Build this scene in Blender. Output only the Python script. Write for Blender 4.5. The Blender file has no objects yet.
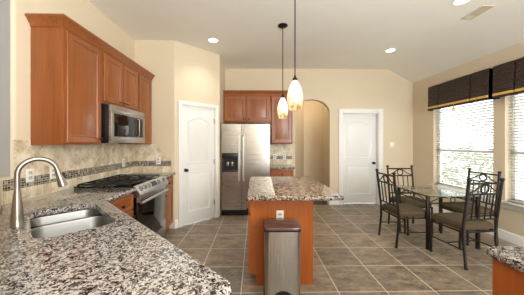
import bpy, bmesh, math, random
from math import sin, cos, pi, radians, sqrt
from mathutils import Matrix, Vector
random.seed(7)
SC = bpy.context.scene
COL = SC.collection

# ---------------------------------------------------------------- camera, world, light, exposure
FPX, YAW, CAMH = 232.0, radians(0.9), 1.39
cd = bpy.data.cameras.new('camera'); cam = bpy.data.objects.new('camera', cd); COL.objects.link(cam)
cam.location = (0, 0, CAMH); cam.rotation_euler = (radians(90), 0, -YAW)
cd.sensor_width = 36; cd.sensor_fit = 'HORIZONTAL'; cd.lens = FPX / 524 * 36
cd.shift_x = (262 - (255 + FPX * math.tan(YAW))) / 524
cd.shift_y = -(147.5 - 143) / 524
cd.clip_start = 0.02
SC.camera = cam

w = bpy.data.worlds.new('daylight'); SC.world = w; w.use_nodes = True
bg = w.node_tree.nodes['Background']; bg.inputs[0].default_value = (0.93, 0.96, 1.0, 1); bg.inputs[1].default_value = 2.8

def area(name, loc, rot, sx, sy, power, col=(1, 1, 1)):
    l = bpy.data.lights.new(name, 'AREA'); l.shape = 'RECTANGLE'; l.size = sx; l.size_y = sy; l.energy = power; l.color = col
    o = bpy.data.objects.new(name, l); COL.objects.link(o); o.location = loc; o.rotation_euler = rot
    return o
# added fill light behind the camera, in place of unseen living room windows
area('rear_fill', (2.55, -2.7, 1.5), (radians(98), 0, radians(14)), 1.8, 2.4, 128, (0.90, 0.96, 1.0))
# added upward fill light behind the camera, put in to brighten the ceiling
area('ceiling_fill', (0.7, -0.9, 1.2), (radians(184), 0, 0), 2.4, 1.6, 128, (0.89, 0.96, 1.0))
vs = SC.view_settings
vs.view_transform = 'Standard'; vs.look = 'None'; vs.exposure = 0.75; vs.gamma = 1.0; vs.use_curve_mapping = False

# ---------------------------------------------------------------- materials
def lin(r, g, b):
    f = lambda c: (c / 255 / 12.92) if c / 255 <= 0.04045 else ((c / 255 + 0.055) / 1.055) ** 2.4
    return (f(r), f(g), f(b), 1)

class NT:
    def __init__(s, name):
        s.m = bpy.data.materials.new(name); s.m.use_nodes = True
        s.t = s.m.node_tree; s.b = s.t.nodes['Principled BSDF']; s.out = s.t.nodes['Material Output']
    def n(s, typ, **kw):
        o = s.t.nodes.new('ShaderNode' + typ)
        for k, v in kw.items():
            if k.startswith('i_'): o.inputs[k[2:].replace('_', ' ')].default_value = v
            else: setattr(o, k, v)
        return o
    def l(s, a, b): s.t.links.new(a, b)
    def ramp(s, fac, stops, interp='LINEAR'):
        r = s.n('ValToRGB'); r.color_ramp.interpolation = interp
        e = r.color_ramp.elements
        while len(e) < len(stops): e.new(0.5)
        for i, (p, c) in enumerate(stops): e[i].position = p; e[i].color = c
        s.l(fac, r.inputs[0]); return r.outputs[0]
    def coord(s, scale=(1, 1, 1), loc=(0, 0, 0), rot=(0, 0, 0), kind='Object'):
        tc = s.n('TexCoord'); mp = s.n('Mapping')
        mp.inputs['Scale'].default_value = scale; mp.inputs['Location'].default_value = loc; mp.inputs['Rotation'].default_value = rot
        s.l(tc.outputs[kind], mp.inputs[0]); return mp.outputs[0]
    def noise(s, vec, scale, detail=3, rough=0.5):
        o = s.n('TexNoise'); o.inputs['Scale'].default_value = scale; o.inputs['Detail'].default_value = detail; o.inputs['Roughness'].default_value = rough
        if vec is not None: s.l(vec, o.inputs['Vector'])
        return o
    def mix(s, fac, a, b, mode='MIX'):
        o = s.n('MixRGB', blend_type=mode)
        for i, v in ((0, fac), (1, a), (2, b)):
            if hasattr(v, 'is_output'): s.l(v, o.inputs[i])
            else: o.inputs[i].default_value = v
        return o.outputs[0]
    def bump(s, h, st=0.2, dist=0.01):
        o = s.n('Bump'); o.inputs['Strength'].default_value = st; o.inputs['Distance'].default_value = dist
        s.l(h, o.inputs['Height']); s.l(o.outputs[0], s.b.inputs['Normal'])
    def set(s, **kw):
        for k, v in kw.items():
            k = k.replace('_', ' ')
            if hasattr(v, 'is_output'): s.l(v, s.b.inputs[k])
            else: s.b.inputs[k].default_value = v
        return s.m

def plain(name, c, rough=0.5, metal=0.0, var=0.04, scale=8, bump=0.0):
    t = NT(name); nz = t.noise(t.coord(), scale)
    a = tuple(x * (1 - var) for x in c[:3]) + (1,); b = tuple(min(1, x * (1 + var)) for x in c[:3]) + (1,)
    col = t.ramp(nz.outputs[0], [(0.3, a), (0.7, b)])
    if bump: 
        n2 = t.noise(t.coord(), 220, 2); t.bump(n2.outputs[0], bump, 0.002)
    return t.set(Base_Color=col, Roughness=rough, Metallic=metal)

def wood(name, c1, c2, axis=2, rough=0.32):
    t = NT(name); sc = [14, 14, 14]; sc[axis] = 0.9
    v = t.coord(tuple(sc)); nz = t.noise(v, 2.2, 5, 0.6)
    big = t.noise(t.coord((3, 3, 1.2)), 1.3, 2)
    col = t.ramp(nz.outputs[0], [(0.3, c1), (0.7, c2)])
    col = t.mix(0.35, col, t.ramp(big.outputs[0], [(0.3, c1), (0.7, c2)]))
    t.set(Coat_Weight=0.12, Coat_Roughness=0.2)
    return t.set(Base_Color=col, Roughness=rough)

def granite(name, scale=78, spec=.45, light=(182, 172, 166), mid=(138, 129, 125), dark=(80, 76, 76), black=(22, 22, 24)):
    t = NT(name); v = t.coord()
    warp = t.noise(v, 30, 3); wv = t.mix(0.035, v, warp.outputs['Color'], 'ADD')
    vo = t.n('TexVoronoi'); vo.inputs['Scale'].default_value = scale; t.l(wv, vo.inputs['Vector'])
    sep = t.n('SeparateColor'); t.l(vo.outputs['Color'], sep.inputs[0])
    col = t.ramp(sep.outputs[0], [(0.0, lin(*black)), (0.09, lin(*dark)), (0.22, lin(*mid)), (0.45, lin(*light)), (0.8, lin(*[min(255, x + 12) for x in light]))], 'CONSTANT')
    v2 = t.n('TexVoronoi'); v2.inputs['Scale'].default_value = scale * 2.4; t.l(wv, v2.inputs['Vector'])
    s2 = t.n('SeparateColor'); t.l(v2.outputs['Color'], s2.inputs[0])
    big = t.noise(v, 22, 3, 0.6)
    m = t.n('Math', operation='MULTIPLY'); t.l(s2.outputs[1], m.inputs[0]); t.l(big.outputs[0], m.inputs[1])
    dk = t.ramp(m.outputs[0], [(0.0, (1, 1, 1, 1)), (0.145, (1, 1, 1, 1)), (0.15, (0, 0, 0, 1))])
    col = t.mix(dk, col, lin(40, 37, 38))
    lt = t.ramp(s2.outputs[2], [(0.0, (0, 0, 0, 1)), (0.86, (0, 0, 0, 1)), (0.87, (0.6, 0.6, 0.6, 1))])
    col = t.mix(lt, col, lin(222, 212, 204))
    return t.set(Base_Color=col, Roughness=0.07, Specular_IOR_Level=spec)

def steel(name, axis=0, base=(190, 188, 186), rough=0.28):
    t = NT(name); sc = [260, 260, 260]; sc[axis] = 2
    nz = t.noise(t.coord(tuple(sc)), 1.0, 2)
    wob = t.noise(t.coord((1.2, 1.2, 5.0)), 1.4, 2)
    t.bump(wob.outputs[0], 0.12, 0.02)
    r = t.n('MapRange'); t.l(nz.outputs[0], r.inputs[0]); r.inputs[3].default_value = rough - 0.06; r.inputs[4].default_value = rough + 0.08
    return t.set(Base_Color=lin(*base), Metallic=1.0, Roughness=r.outputs[0])

def emit(name, c, s):
    t = NT(name); e = t.n('Emission'); e.inputs[0].default_value = c; e.inputs[1].default_value = s
    t.l(e.outputs[0], t.out.inputs[0]); return t.m

M = {}
M['wall'] = plain('cream_wall_paint', lin(222, 206, 180), 0.75, 0, 0.015, 3, 0.05)
M['white_wall'] = plain('pale_wall_tone', lin(168, 163, 162), 0.75, 0, 0.015, 3, 0.05)  # living wall colour; also paints cool light on the left wall's end
M['ceiling'] = plain('ceiling_paint', lin(246, 243, 233), 0.9, 0, 0.012, 3, 0.08)
M['trim'] = plain('white_trim_paint', lin(240, 238, 234), 0.35, 0, 0.01)
M['door'] = plain('white_door_paint', lin(236, 235, 233), 0.38, 0, 0.01)
M['wood'] = wood('cherry_cabinet_wood', lin(128, 68, 27), lin(160, 91, 41))
M['wood_dark'] = wood('back_cabinet_wood', lin(136, 76, 40), lin(166, 98, 56))
M['wood_island'] = wood('island_cabinet_wood', lin(156, 80, 30), lin(186, 102, 44))
M['granite'] = granite('speckled_granite')
M['granite_far'] = granite('island_granite', 60, .28, (170, 147, 126), (104, 86, 72), (46, 40, 37), (30, 28, 28))
M['steel'] = steel('brushed_steel', 0)
M['steel_v'] = steel('brushed_steel_vertical', 2)
M['handle_steel'] = plain('polished_handle_steel', lin(232, 231, 230), 0.3, 0.85)
M['sink'] = steel('satin_sink_steel', 0, (140, 140, 140), 0.36)
M['nickel'] = plain('brushed_nickel', lin(158, 149, 143), 0.32, 1.0, 0.02)
M['black'] = plain('black_plastic', lin(20, 20, 22), 0.35)
M['gloss_black'] = plain('black_glass', lin(10, 10, 12), 0.05)
M['iron'] = plain('cast_iron', lin(26, 26, 28), 0.55, 0.0, 0.1, 60)
M['bronze'] = plain('dark_bronze_metal', lin(46, 40, 37), 0.4, 0.5, 0.12, 40)
M['knob'] = plain('oil_rubbed_bronze', lin(48, 40, 36), 0.35, 0.7)
M['plate'] = plain('white_cover_plate', lin(240, 238, 232), 0.35)
M['slot'] = plain('cover_plate_recess', lin(196, 192, 184), 0.4)
M['lid'] = plain('brown_plastic_lid', lin(92, 66, 60), 0.14)
M['vent'] = plain('vent_metal', lin(214, 202, 176), 0.5)
M['vent_dark'] = plain('vent_shadow_gap', lin(96, 86, 70), 0.8)
M['gold'] = plain('gold_ribbon', lin(226, 186, 96), 0.5, 0, 0.06, 60)
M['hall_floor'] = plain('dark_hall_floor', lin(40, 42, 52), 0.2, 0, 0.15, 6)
M['pale_ground'] = plain('pale_bounce_ground', lin(206, 204, 196), 0.9, 0, 0.25, 5)  # ground made pale so it bounces light up onto the blinds
M['leaf'] = plain('shrub_leaf_overexposed', lin(170, 174, 156), 0.8, 0, 0.3, 10)  # paler than real leaves; overexposed daylight is put into the colour
M['bark'] = plain('shrub_bark', lin(92, 74, 58), 0.8, 0, 0.2, 20)

def floor_mat():
    t = NT('slate_floor_tile'); v = t.coord(loc=(-0.324 + 0.4545 * 20, -0.335 + 0.4545 * 20, 0))
    b = t.n('TexBrick', offset=0.0, squash=1.0)
    b.inputs['Scale'].default_value = 1; b.inputs['Brick Width'].default_value = 0.4545; b.inputs['Row Height'].default_value = 0.4545
    b.inputs['Mortar Size'].default_value = 0.0045; b.inputs['Mortar Smooth'].default_value = 0.1
    b.inputs['Color1'].default_value = (0, 0, 0, 1); b.inputs['Color2'].default_value = (1, 1, 1, 1); b.inputs['Mortar'].default_value = (0.5, 0.5, 0.5, 1)
    t.l(v, b.inputs['Vector'])
    n1 = t.noise(t.coord((1, 2.2, 1), rot=(0, 0, 0.4)), 5, 6, 0.62); n2 = t.noise(t.coord(), 26, 5, 0.7)
    c = t.ramp(n1.outputs[0], [(0.32, lin(92, 82, 74)), (0.45, lin(134, 120, 106)), (0.55, lin(158, 138, 116)), (0.68, lin(176, 164, 150))])
    c = t.mix(0.35, c, t.ramp(n2.outputs[0], [(0.35, lin(92, 80, 68)), (0.65, lin(168, 152, 134))]))
    tone = t.ramp(b.outputs['Color'], [(0, (0.76, 0.78, 0.80, 1)), (1, (1.10, 1.06, 1.02, 1))])
    c = t.mix(1.0, c, tone, 'MULTIPLY')
    c = t.mix(b.outputs['Fac'], c, lin(214, 204, 188))
    h = t.n('Math', operation='SUBTRACT'); h.inputs[0].default_value = 1; t.l(b.outputs['Fac'], h.inputs[1])
    hh = t.n('Math', operation='MULTIPLY_ADD'); t.l(n2.outputs[0], hh.inputs[0]); hh.inputs[1].default_value = 0.25; t.l(h.outputs[0], hh.inputs[2])
    t.bump(hh.outputs[0], 0.25, 0.004)
    return t.set(Base_Color=c, Roughness=0.4, Specular_IOR_Level=.35)
M['floor'] = floor_mat()

def splash_mat(name, axis, diag, size):
    """travertine tiles; axis = the world axis that runs along the wall"""
    t = NT(name); tc = t.n('TexCoord'); sp = t.n('SeparateXYZ'); t.l(tc.outputs['Object'], sp.inputs[0])
    cb = t.n('CombineXYZ'); t.l(sp.outputs[axis], cb.inputs[0]); t.l(sp.outputs[2], cb.inputs[1])
    mp = t.n('Mapping'); mp.inputs['Rotation'].default_value = (0, 0, pi / 4 if diag else 0); mp.inputs['Location'].default_value = (10, 10.0, 0)
    t.l(cb.outputs[0], mp.inputs[0])
    b = t.n('TexBrick', offset=0.0 if diag else 0.5, squash=1.0); b.inputs['Scale'].default_value = 1
    b.inputs['Brick Width'].default_value = size; b.inputs['Row Height'].default_value = size
    b.inputs['Mortar Size'].default_value = 0.0022; b.inputs['Mortar Smooth'].default_value = 0.2
    b.inputs['Color1'].default_value = (0, 0, 0, 1); b.inputs['Color2'].default_value = (1, 1, 1, 1); b.inputs['Mortar'].default_value = (0.5, 0.5, 0.5, 1)
    t.l(mp.outputs[0], b.inputs['Vector'])
    n1 = t.noise(t.coord(), 9, 6, 0.65)
    c = t.ramp(n1.outputs[0], [(0.30, lin(168, 140, 104)), (0.42, lin(214, 196, 166)), (0.56, lin(236, 224, 202)), (0.72, lin(244, 236, 220))])
    tone = t.ramp(b.outputs['Color'], [(0, (0.82, 0.78, 0.72, 1)), (1, (1.06, 1.06, 1.06, 1))])
    c = t.mix(1.0, c, tone, 'MULTIPLY'); c = t.mix(b.outputs['Fac'], c, lin(236, 226, 206))
    return t.set(Base_Color=c, Roughness=0.4)
def mosaic_mat(name, axis):
    t = NT(name); tc = t.n('TexCoord'); sp = t.n('SeparateXYZ'); t.l(tc.outputs['Object'], sp.inputs[0])
    cb = t.n('CombineXYZ'); t.l(sp.outputs[axis], cb.inputs[0]); t.l(sp.outputs[2], cb.inputs[1])
    mp = t.n('Mapping'); mp.inputs['Location'].default_value = (10, -1.014 + 1.0 * 0, 0); t.l(cb.outputs[0], mp.inputs[0])
    b = t.n('TexBrick', offset=0.0, squash=1.0); b.inputs['Scale'].default_value = 1
    b.inputs['Brick Width'].default_value = 0.0215; b.inputs['Row Height'].default_value = 0.0215
    b.inputs['Mortar Size'].default_value = 0.0022; b.inputs['Bias'].default_value = 0.0
    b.inputs['Color1'].default_value = (0, 0, 0, 1); b.inputs['Color2'].default_value = (1, 1, 1, 1); b.inputs['Mortar'].default_value = (0.5, 0.5, 0.5, 1)
    t.l(mp.outputs[0], b.inputs['Vector'])
    c = t.ramp(b.outputs['Color'], [(0, lin(48, 47, 46)), (0.3, lin(104, 98, 88)), (0.5, lin(66, 68, 68)), (0.7, lin(134, 128, 116)), (0.88, lin(176, 166, 146))], 'CONSTANT')
    c = t.mix(b.outputs['Fac'], c, lin(186, 174, 152))
    return t.set(Base_Color=c, Roughness=0.15)
for ax, k in ((1, 'left'), (0, 'back')):
    M['diag_' + k] = splash_mat('travertine_diagonal_' + k, ax, True, 0.105)
    M['sq_' + k] = splash_mat('travertine_square_' + k, ax, False, 0.1)
    M['mos_' + k] = mosaic_mat('mosaic_' + k, ax)

def valance_mat():
    t = NT('ribbed_brown_fabric'); wv = t.n('TexWave', wave_type='BANDS', bands_direction='Z'); wv.inputs['Scale'].default_value = 9.0; wv.inputs['Distortion'].default_value = 1.0
    t.l(t.coord(), wv.inputs['Vector'])
    t.bump(wv.outputs[1], 1.0, 0.012)
    nz = t.noise(t.coord(), 60, 3)
    c = t.ramp(nz.outputs[0], [(0.3, lin(54, 41, 34)), (0.7, lin(74, 57, 48))])
    return t.set(Base_Color=c, Roughness=0.7)
M['valance'] = valance_mat()
def cushion_mat():
    t = NT('striped_olive_fabric'); wv = t.n('TexWave', wave_type='BANDS', bands_direction='X'); wv.inputs['Scale'].default_value = 14; wv.inputs['Distortion'].default_value = 0.6
    t.l(t.coord(), wv.inputs['Vector'])
    c = t.ramp(wv.outputs[1], [(0.2, lin(66, 53, 36)), (0.5, lin(100, 84, 56)), (0.8, lin(78, 64, 44))])
    return t.set(Base_Color=c, Roughness=0.85)
M['cushion'] = cushion_mat()
def glass_mat(name, tint=(0.93, 0.97, 0.95, 1), rough=0.0):
    t = NT(name); tr = t.n('BsdfTransparent'); tr.inputs[0].default_value = tint
    gl = t.n('BsdfGlossy'); gl.inputs['Roughness'].default_value = rough; gl.inputs[0].default_value = (1, 1, 1, 1)
    lw = t.n('LayerWeight'); pw = t.n('Math', operation='POWER'); t.l(lw.outputs['Facing'], pw.inputs[0]); pw.inputs[1].default_value = 5.0
    fr = t.n('Math', operation='MULTIPLY_ADD'); t.l(pw.outputs[0], fr.inputs[0]); fr.inputs[1].default_value = 0.9; fr.inputs[2].default_value = 0.04
    mx = t.n('MixShader'); t.l(fr.outputs[0], mx.inputs[0]); t.l(tr.outputs[0], mx.inputs[1]); t.l(gl.outputs[0], mx.inputs[2]); t.l(mx.outputs[0], t.out.inputs[0])
    return t.m
M['glass'] = glass_mat('window_glass', (0.97, 0.98, 0.98, 1))
M['table_glass'] = glass_mat('table_glass', (0.86, 0.93, 0.89, 1))
def slat_mat():
    t = NT('white_blind_slat'); d = t.n('BsdfDiffuse'); d.inputs[0].default_value = lin(226, 224, 214); tl = t.n('BsdfTranslucent'); tl.inputs[0].default_value = lin(240, 240, 234)
    mx = t.n('MixShader'); mx.inputs[0].default_value = 0.25; t.l(d.outputs[0], mx.inputs[1]); t.l(tl.outputs[0], mx.inputs[2]); t.l(mx.outputs[0], t.out.inputs[0]); return t.m
M['slat'] = slat_mat()
def shade_mat():
    t = NT('mottled_art_glass'); tc = t.n('TexCoord'); sp = t.n('SeparateXYZ'); t.l(tc.outputs['Object'], sp.inputs[0])
    nz = t.noise(t.coord(), 24, 2, 0.5)
    mr = t.n('MapRange'); t.l(sp.outputs[2], mr.inputs[0]); mr.inputs[1].default_value = 0.02; mr.inputs[2].default_value = 0.24; mr.inputs[3].default_value = 0.30; mr.inputs[4].default_value = -0.25
    ad = t.n('Math', operation='ADD'); t.l(nz.outputs[0], ad.inputs[0]); t.l(mr.outputs[0], ad.inputs[1])
    c = t.ramp(ad.outputs[0], [(0.48, (1.0, 0.93, 0.78, 1)), (0.72, (0.95, 0.72, 0.36, 1)), (0.85, (0.55, 0.32, 0.10, 1))])
    e = t.n('Emission'); t.l(c, e.inputs[0]); e.inputs[1].default_value = 0.8
    d = t.n('BsdfGlossy'); d.inputs['Roughness'].default_value = 0.15
    a = t.n('MixShader'); a.inputs[0].default_value = 0.08; t.l(e.outputs[0], a.inputs[1]); t.l(d.outputs[0], a.inputs[2]); t.l(a.outputs[0], t.out.inputs[0])
    return t.m
M['shade'] = shade_mat()
M['bulb'] = emit('lamp_glow', (1.0, 0.95, 0.86, 1), 4.0)

# ---------------------------------------------------------------- geometry helpers
WM = {}
def offset_poly(p, d):
    """move every edge of a counter-clockwise polygon inwards by d"""
    out = []; n = len(p)
    for i in range(n):
        a, b, c = Vector(p[i - 1]), Vector(p[i]), Vector(p[(i + 1) % n])
        e1 = (b - a).normalized(); e2 = (c - b).normalized()
        n1 = Vector((-e1.y, e1.x)); n2 = Vector((-e2.y, e2.x))
        k = 1 + n1.dot(n2)
        out.append(tuple(b + (n1 + n2) * (d / max(k, 0.3))))
    return out
def fillet(p, radii, seg=5):
    out = []; n = len(p)
    for i in range(n):
        r = radii[i] if isinstance(radii, (list, tuple)) else radii
        a, b, c = Vector(p[i - 1]), Vector(p[i]), Vector(p[(i + 1) % n])
        if r <= 0: out.append(tuple(b)); continue
        u = (a - b).normalized(); v = (c - b).normalized(); ang = u.angle(v)
        t = r / math.tan(ang / 2); bis = (u + v).normalized(); cen = b + bis * (r / sin(ang / 2))
        s = b + u * t - cen; e = b + v * t - cen
        a0 = math.atan2(s.y, s.x); a1 = math.atan2(e.y, e.x)
        while a1 - a0 > pi: a1 -= 2 * pi
        while a1 - a0 < -pi: a1 += 2 * pi
        for k in range(seg + 1):
            q = a0 + (a1 - a0) * k / seg
            out.append((cen.x + r * cos(q), cen.y + r * sin(q)))
    return out
def rect(x0, x1, y0, y1): return [(x0, y0), (x1, y0), (x1, y1), (x0, y1)]

class MB:
    def __init__(s, mtx=None): s.bm = bmesh.new(); s.M = mtx or Matrix()
    def v(s, co): return s.bm.verts.new(s.M @ Vector(co))
    def f(s, vs):
        try: return s.bm.faces.new(vs)
        except ValueError: return None
    def box(s, x0, x1, y0, y1, z0, z1, bev=0, seg=2):
        a = [s.v(c) for c in ((x0, y0, z0), (x1, y0, z0), (x1, y1, z0), (x0, y1, z0), (x0, y0, z1), (x1, y0, z1), (x1, y1, z1), (x0, y1, z1))]
        fs = [s.f([a[i] for i in q]) for q in ((3, 2, 1, 0), (4, 5, 6, 7), (0, 1, 5, 4), (1, 2, 6, 5), (2, 3, 7, 6), (3, 0, 4, 7))]
        if bev:
            es = list({e for f in fs for e in f.edges})
            bmesh.ops.bevel(s.bm, geom=es, offset=bev, segments=seg, affect='EDGES', profile=0.5)
        return s
    def rings(s, rs, cap0=True, cap1=True, closed=True):
        vr = [[s.v(c) for c in r] for r in rs]
        n = len(vr[0])
        for a, b in zip(vr, vr[1:]):
            for i in range(n if closed else n - 1):
                j = (i + 1) % n; s.f([a[i], a[j], b[j], b[i]])
        if cap0: s.f(list(reversed(vr[0])))
        if cap1: s.f(vr[-1])
        return vr
    def tube(s, pts, r, n=8, closed=False):
        pts = [Vector(p) for p in pts]; m = len(pts); rs = r if isinstance(r, (list, tuple)) else [r] * m
        up = None; rings = []
        for i, p in enumerate(pts):
            if closed: d = (pts[(i + 1) % m] - pts[i - 1]).normalized()
            else: d = ((pts[min(i + 1, m - 1)] - p).normalized() + (p - pts[max(i - 1, 0)]).normalized()).normalized()
            if up is None:
                up = Vector((0, 0, 1)) if abs(d.z) < 0.9 else Vector((0, 1, 0))
            sx = d.cross(up).normalized(); up = sx.cross(d).normalized()
            rings.append([p + (sx * cos(2 * pi * k / n) + up * sin(2 * pi * k / n)) * rs[i] for k in range(n)])
        if closed: rings.append(rings[0]); s.rings(rings, False, False)
        else: s.rings(rings)
        return s
    def lathe(s, prof, c=(0, 0, 0), n=20, cap0=True, cap1=True):
        s.rings([[(c[0] + r * cos(2 * pi * k / n), c[1] + r * sin(2 * pi * k / n), c[2] + z) for k in range(n)] for r, z in prof], cap0, cap1); return s
    def prism(s, poly, z0, z1, bev=0):
        if bev:
            q = offset_poly(poly, bev)
            s.rings([[(x, y, z0) for x, y in q], [(x, y, z0 + bev) for x, y in poly], [(x, y, z1 - bev) for x, y in poly], [(x, y, z1) for x, y in q]])
        else: s.rings([[(x, y, z0) for x, y in poly], [(x, y, z1) for x, y in poly]])
        return s
    def slab(s, outer, holes, z0, z1, bev=0.0):
        """flat slab with holes, its outer edge rounded"""
        prof = [(0, z0), (0, z1)] if not bev else [(bev, z0), (bev * .3, z0 + bev * .3), (0, z0 + bev), (0, z1 - bev), (bev * .3, z1 - bev * .3), (bev, z1)]
        vr = s.rings([[(x, y, z) for x, y in (offset_poly(outer, d) if d else outer)] for d, z in prof], False, False)
        hr = [s.rings([[(x, y, z) for x, y in h] for z in (z0, z1)], False, False) for h in holes]
        for idx in (0, -1):
            loops = [vr[idx]] + [h[idx] for h in hr]; es = []
            for lp in loops:
                for i in range(len(lp)):
                    e = s.bm.edges.get((lp[i], lp[(i + 1) % len(lp)])); es.append(e)
            bmesh.ops.triangle_fill(s.bm, use_beauty=True, edges=es)
        return s
    def panel(s, w, h, t, rail=0.055, raised=True):
        """cabinet door in local x (width), z (height), y outwards, lower left corner at 0"""
        R = lambda d, y: [(d, y, d), (w - d, y, d), (w - d, y, h - d), (d, y, h - d)]
        rs = [R(0, 0), R(0, t - .004), R(.004, t), R(rail, t), R(rail + .008, t - .009)]
        if raised: rs += [R(rail + .018, t - .009), R(rail + .04, t - .002)]
        s.rings(rs); return s
    def molding(s, outline, y0, hgt=0.008):
        """raised panel on a door; outline in (x, z) counter-clockwise"""
        rs = []
        for d, y in ((0, 0), (.006, hgt), (.016, hgt), (.026, .0015), (.04, .0015), (.055, hgt * .8)):
            rs.append([(x, y0 + y, z) for x, z in offset_poly(outline, d)])
        s.rings(rs); return s
    def sphere(s, c, r, n=12, sq=(1, 1, 1)):
        prof = [(max(r * sin(pi * k / n), 1e-4), -r * cos(pi * k / n)) for k in range(n + 1)]
        s.rings([[(c[0] + a * cos(2 * pi * k / 16) * sq[0], c[1] + a * sin(2 * pi * k / 16) * sq[1], c[2] + z * sq[2]) for k in range(16)] for a, z in prof]); return s
    def build(s, name, mat, parent=None, smooth=0.6):
        bmesh.ops.recalc_face_normals(s.bm, faces=s.bm.faces)
        me = bpy.data.meshes.new(name)
        if parent is not None: s.bm.transform(WM[parent.name].inverted())
        s.bm.to_mesh(me); s.bm.free(); me.materials.append(mat)
        if smooth:
            me.polygons.foreach_set('use_smooth', [True] * len(me.polygons)); me.set_sharp_from_angle(angle=smooth)
        o = bpy.data.objects.new(name, me); COL.objects.link(o)
        WM[o.name] = WM[parent.name].copy() if parent is not None else Matrix()
        if parent is not None: o.parent = parent
        return o

def tag(o, label=None, cat=None, group=None, kind=None):
    if label: o['label'] = label
    if cat: o['category'] = cat
    if group: o['group'] = group
    if kind: o['kind'] = kind
    return o
def thing(name, label, cat, loc=(0, 0, 0), rz=0, group=None, kind=None):
    o = bpy.data.objects.new(name, None); COL.objects.link(o); o.location = loc; o.rotation_euler = (0, 0, rz); o.empty_display_size = 0.1
    WM[o.name] = Matrix.Translation(loc) @ Matrix.Rotation(rz, 4, 'Z')
    return tag(o, label, cat, group, kind)
def copy_tree(o, parent=None):
    c = o.copy(); COL.objects.link(c)
    if parent is not None: c.parent = parent
    for ch in list(o.children): copy_tree(ch, c)
    return c
def basis(o, u, n):
    """matrix: local x -> u, local y -> n, local z -> up, origin o"""
    u = Vector(u).normalized(); n = Vector(n).normalized()
    return Matrix(((u.x, n.x, 0, o[0]), (u.y, n.y, 0, o[1]), (u.z, n.z, 1, o[2]), (0, 0, 0, 1)))
def struct(mb, name, mat, parent=None, smooth=0.6):
    o = mb.build(name, mat, parent, smooth)
    if parent is None: o['kind'] = 'structure'
    return o

# ---------------------------------------------------------------- setting
LX, BY, RX, CZ = -1.95, 5.2, 3.58, 3.055     # left wall, back wall, right wall, ceiling
PY = 3.79                                    # short wall at the end of the range run
ax0_, ax1_ = .905, 1.66
D0, D1 = Vector((-1.31, PY)), Vector((-0.665, 4.395))   # diagonal pantry wall
struct(MB().box(-4.2, RX + .2, -3.0, BY + .15, -0.1, 0), 'floor', M['floor'])
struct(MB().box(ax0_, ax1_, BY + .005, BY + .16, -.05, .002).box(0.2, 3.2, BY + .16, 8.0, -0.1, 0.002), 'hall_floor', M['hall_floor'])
m = MB()
m.rings([[(x, y, z) for x, z in ((-4.2, CZ), (3.0, CZ), (RX + .25, 2.745 - .13), (RX + .25, 3.3), (-4.2, 3.3))] for y in (-3.1, BY + .2)])
struct(m, 'ceiling', M['ceiling'])
tag(MB().box(LX - .125, LX - .02, 1.893, 1.899, 1.12, CZ).build('wall_left_end_light', M['white_wall']), kind='structure')  # added thin sheet; its paler tone paints cool light on the wall end
# left wall (bullnose end) and the low wall that carries on behind the sink
m = MB(); m.prism(fillet(rect(LX - .13, LX, 1.9, PY + .1), [.03, .03, 0, 0]), 0, CZ + .02); struct(m, 'wall_left', M['wall'])
m = MB(); m.box(-4.1, -3.98, -3, 7, 0, CZ + .02); m.box(-3.98, LX - .13, PY, PY + .1, 0, CZ + .02); struct(m, 'wall_living', M['white_wall'])
u = Vector((1, -1)).normalized(); vdir = Vector((1, 1)).normalized()
m = MB(); m.prism([(LX, 1.815), (LX, 1.9), (LX - .13, 1.9), (LX - .13, 1.755), (-.75, .5), (-.635, .5)], 0, 1.115, .004); struct(m, 'wall_pony', M['wall'])
m = MB(); m.prism([(LX, PY), (D0.x, D0.y), (D0.x - .07, D0.y + .1), (LX, PY + .1)], 0, CZ + .02); struct(m, 'wall_pantry_front', M['wall'])
# diagonal pantry wall with its door opening, local x along the wall
du = (D1 - D0).normalized(); dn = Vector((du.y, -du.x)); L = (D1 - D0).length
MD = basis((D0.x, D0.y, 0), (du.x, du.y, 0), (dn.x, dn.y, 0))
o0, o1, oh = 0.125, L - 0.10, 2.03
m = MB(MD); out = [(0, 0), (o0, 0), (o0, oh), (o1, oh), (o1, 0), (L, 0), (L, CZ + .02), (0, CZ + .02)]
m.rings([[(x, y, z) for x, z in out] for y in (0, -.1)]); struct(m, 'wall_pantry_diagonal', M['wall'])
m = MB(); m.box(D1.x - .1, D1.x, D1.y - .02, BY, 0, CZ + .02); struct(m, 'wall_alcove', M['wall'])
# back wall with arch and door opening
ax0, ax1, azs, azt = 0.90, 1.683, 2.08, 2.372
dx0, dx1, dh = 1.975, 2.80, 2.07
acx, hw = (ax0 + ax1) / 2, (ax1 - ax0) / 2
arch = [(acx - hw * cos(pi * k / 20), azs + (azt - azs) * sin(pi * k / 20)) for k in range(21)]
out = [(D1.x - .1, 0), (ax0, 0)] + arch + [(ax1, 0), (dx0, 0), (dx0, dh), (dx1, dh), (dx1, 0), (RX + .1, 0), (RX + .1, CZ + .02), (D1.x - .1, CZ + .02)]
m = MB(); m.rings([[(x, y, z) for x, z in out] for y in (BY, BY + .14)]); struct(m, 'wall_back', M['wall'])
# hall behind the arch
m = MB(); m.prism([(.90, BY + .14), (1.36, 6.45), (1.30, 6.5), (.80, BY + .14)], -.01, 2.75); struct(m, 'wall_hall_left', M['wall'])
m = MB(); m.box(1.30, 2.0, 6.45, 6.55, -.01, 2.75); m.box(1.9, 2.0, BY + .14, 6.45, -.01, 2.75); struct(m, 'wall_hall_end', M['wall'])
m = MB(); m.box(.7, 2.1, BY + .14, 6.6, 2.75, 2.85); struct(m, 'ceiling_hall', M['ceiling'])
l = bpy.data.lights.new('hall_fill', 'POINT'); l.energy = 4; l.shadow_soft_size = .12; l.color = (1, .86, .68)  # added unseen point light that brightens the dim hall
o = bpy.data.objects.new('hall_fill', l); COL.objects.link(o); o.location = (1.62, 5.75, 2.6)
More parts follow.
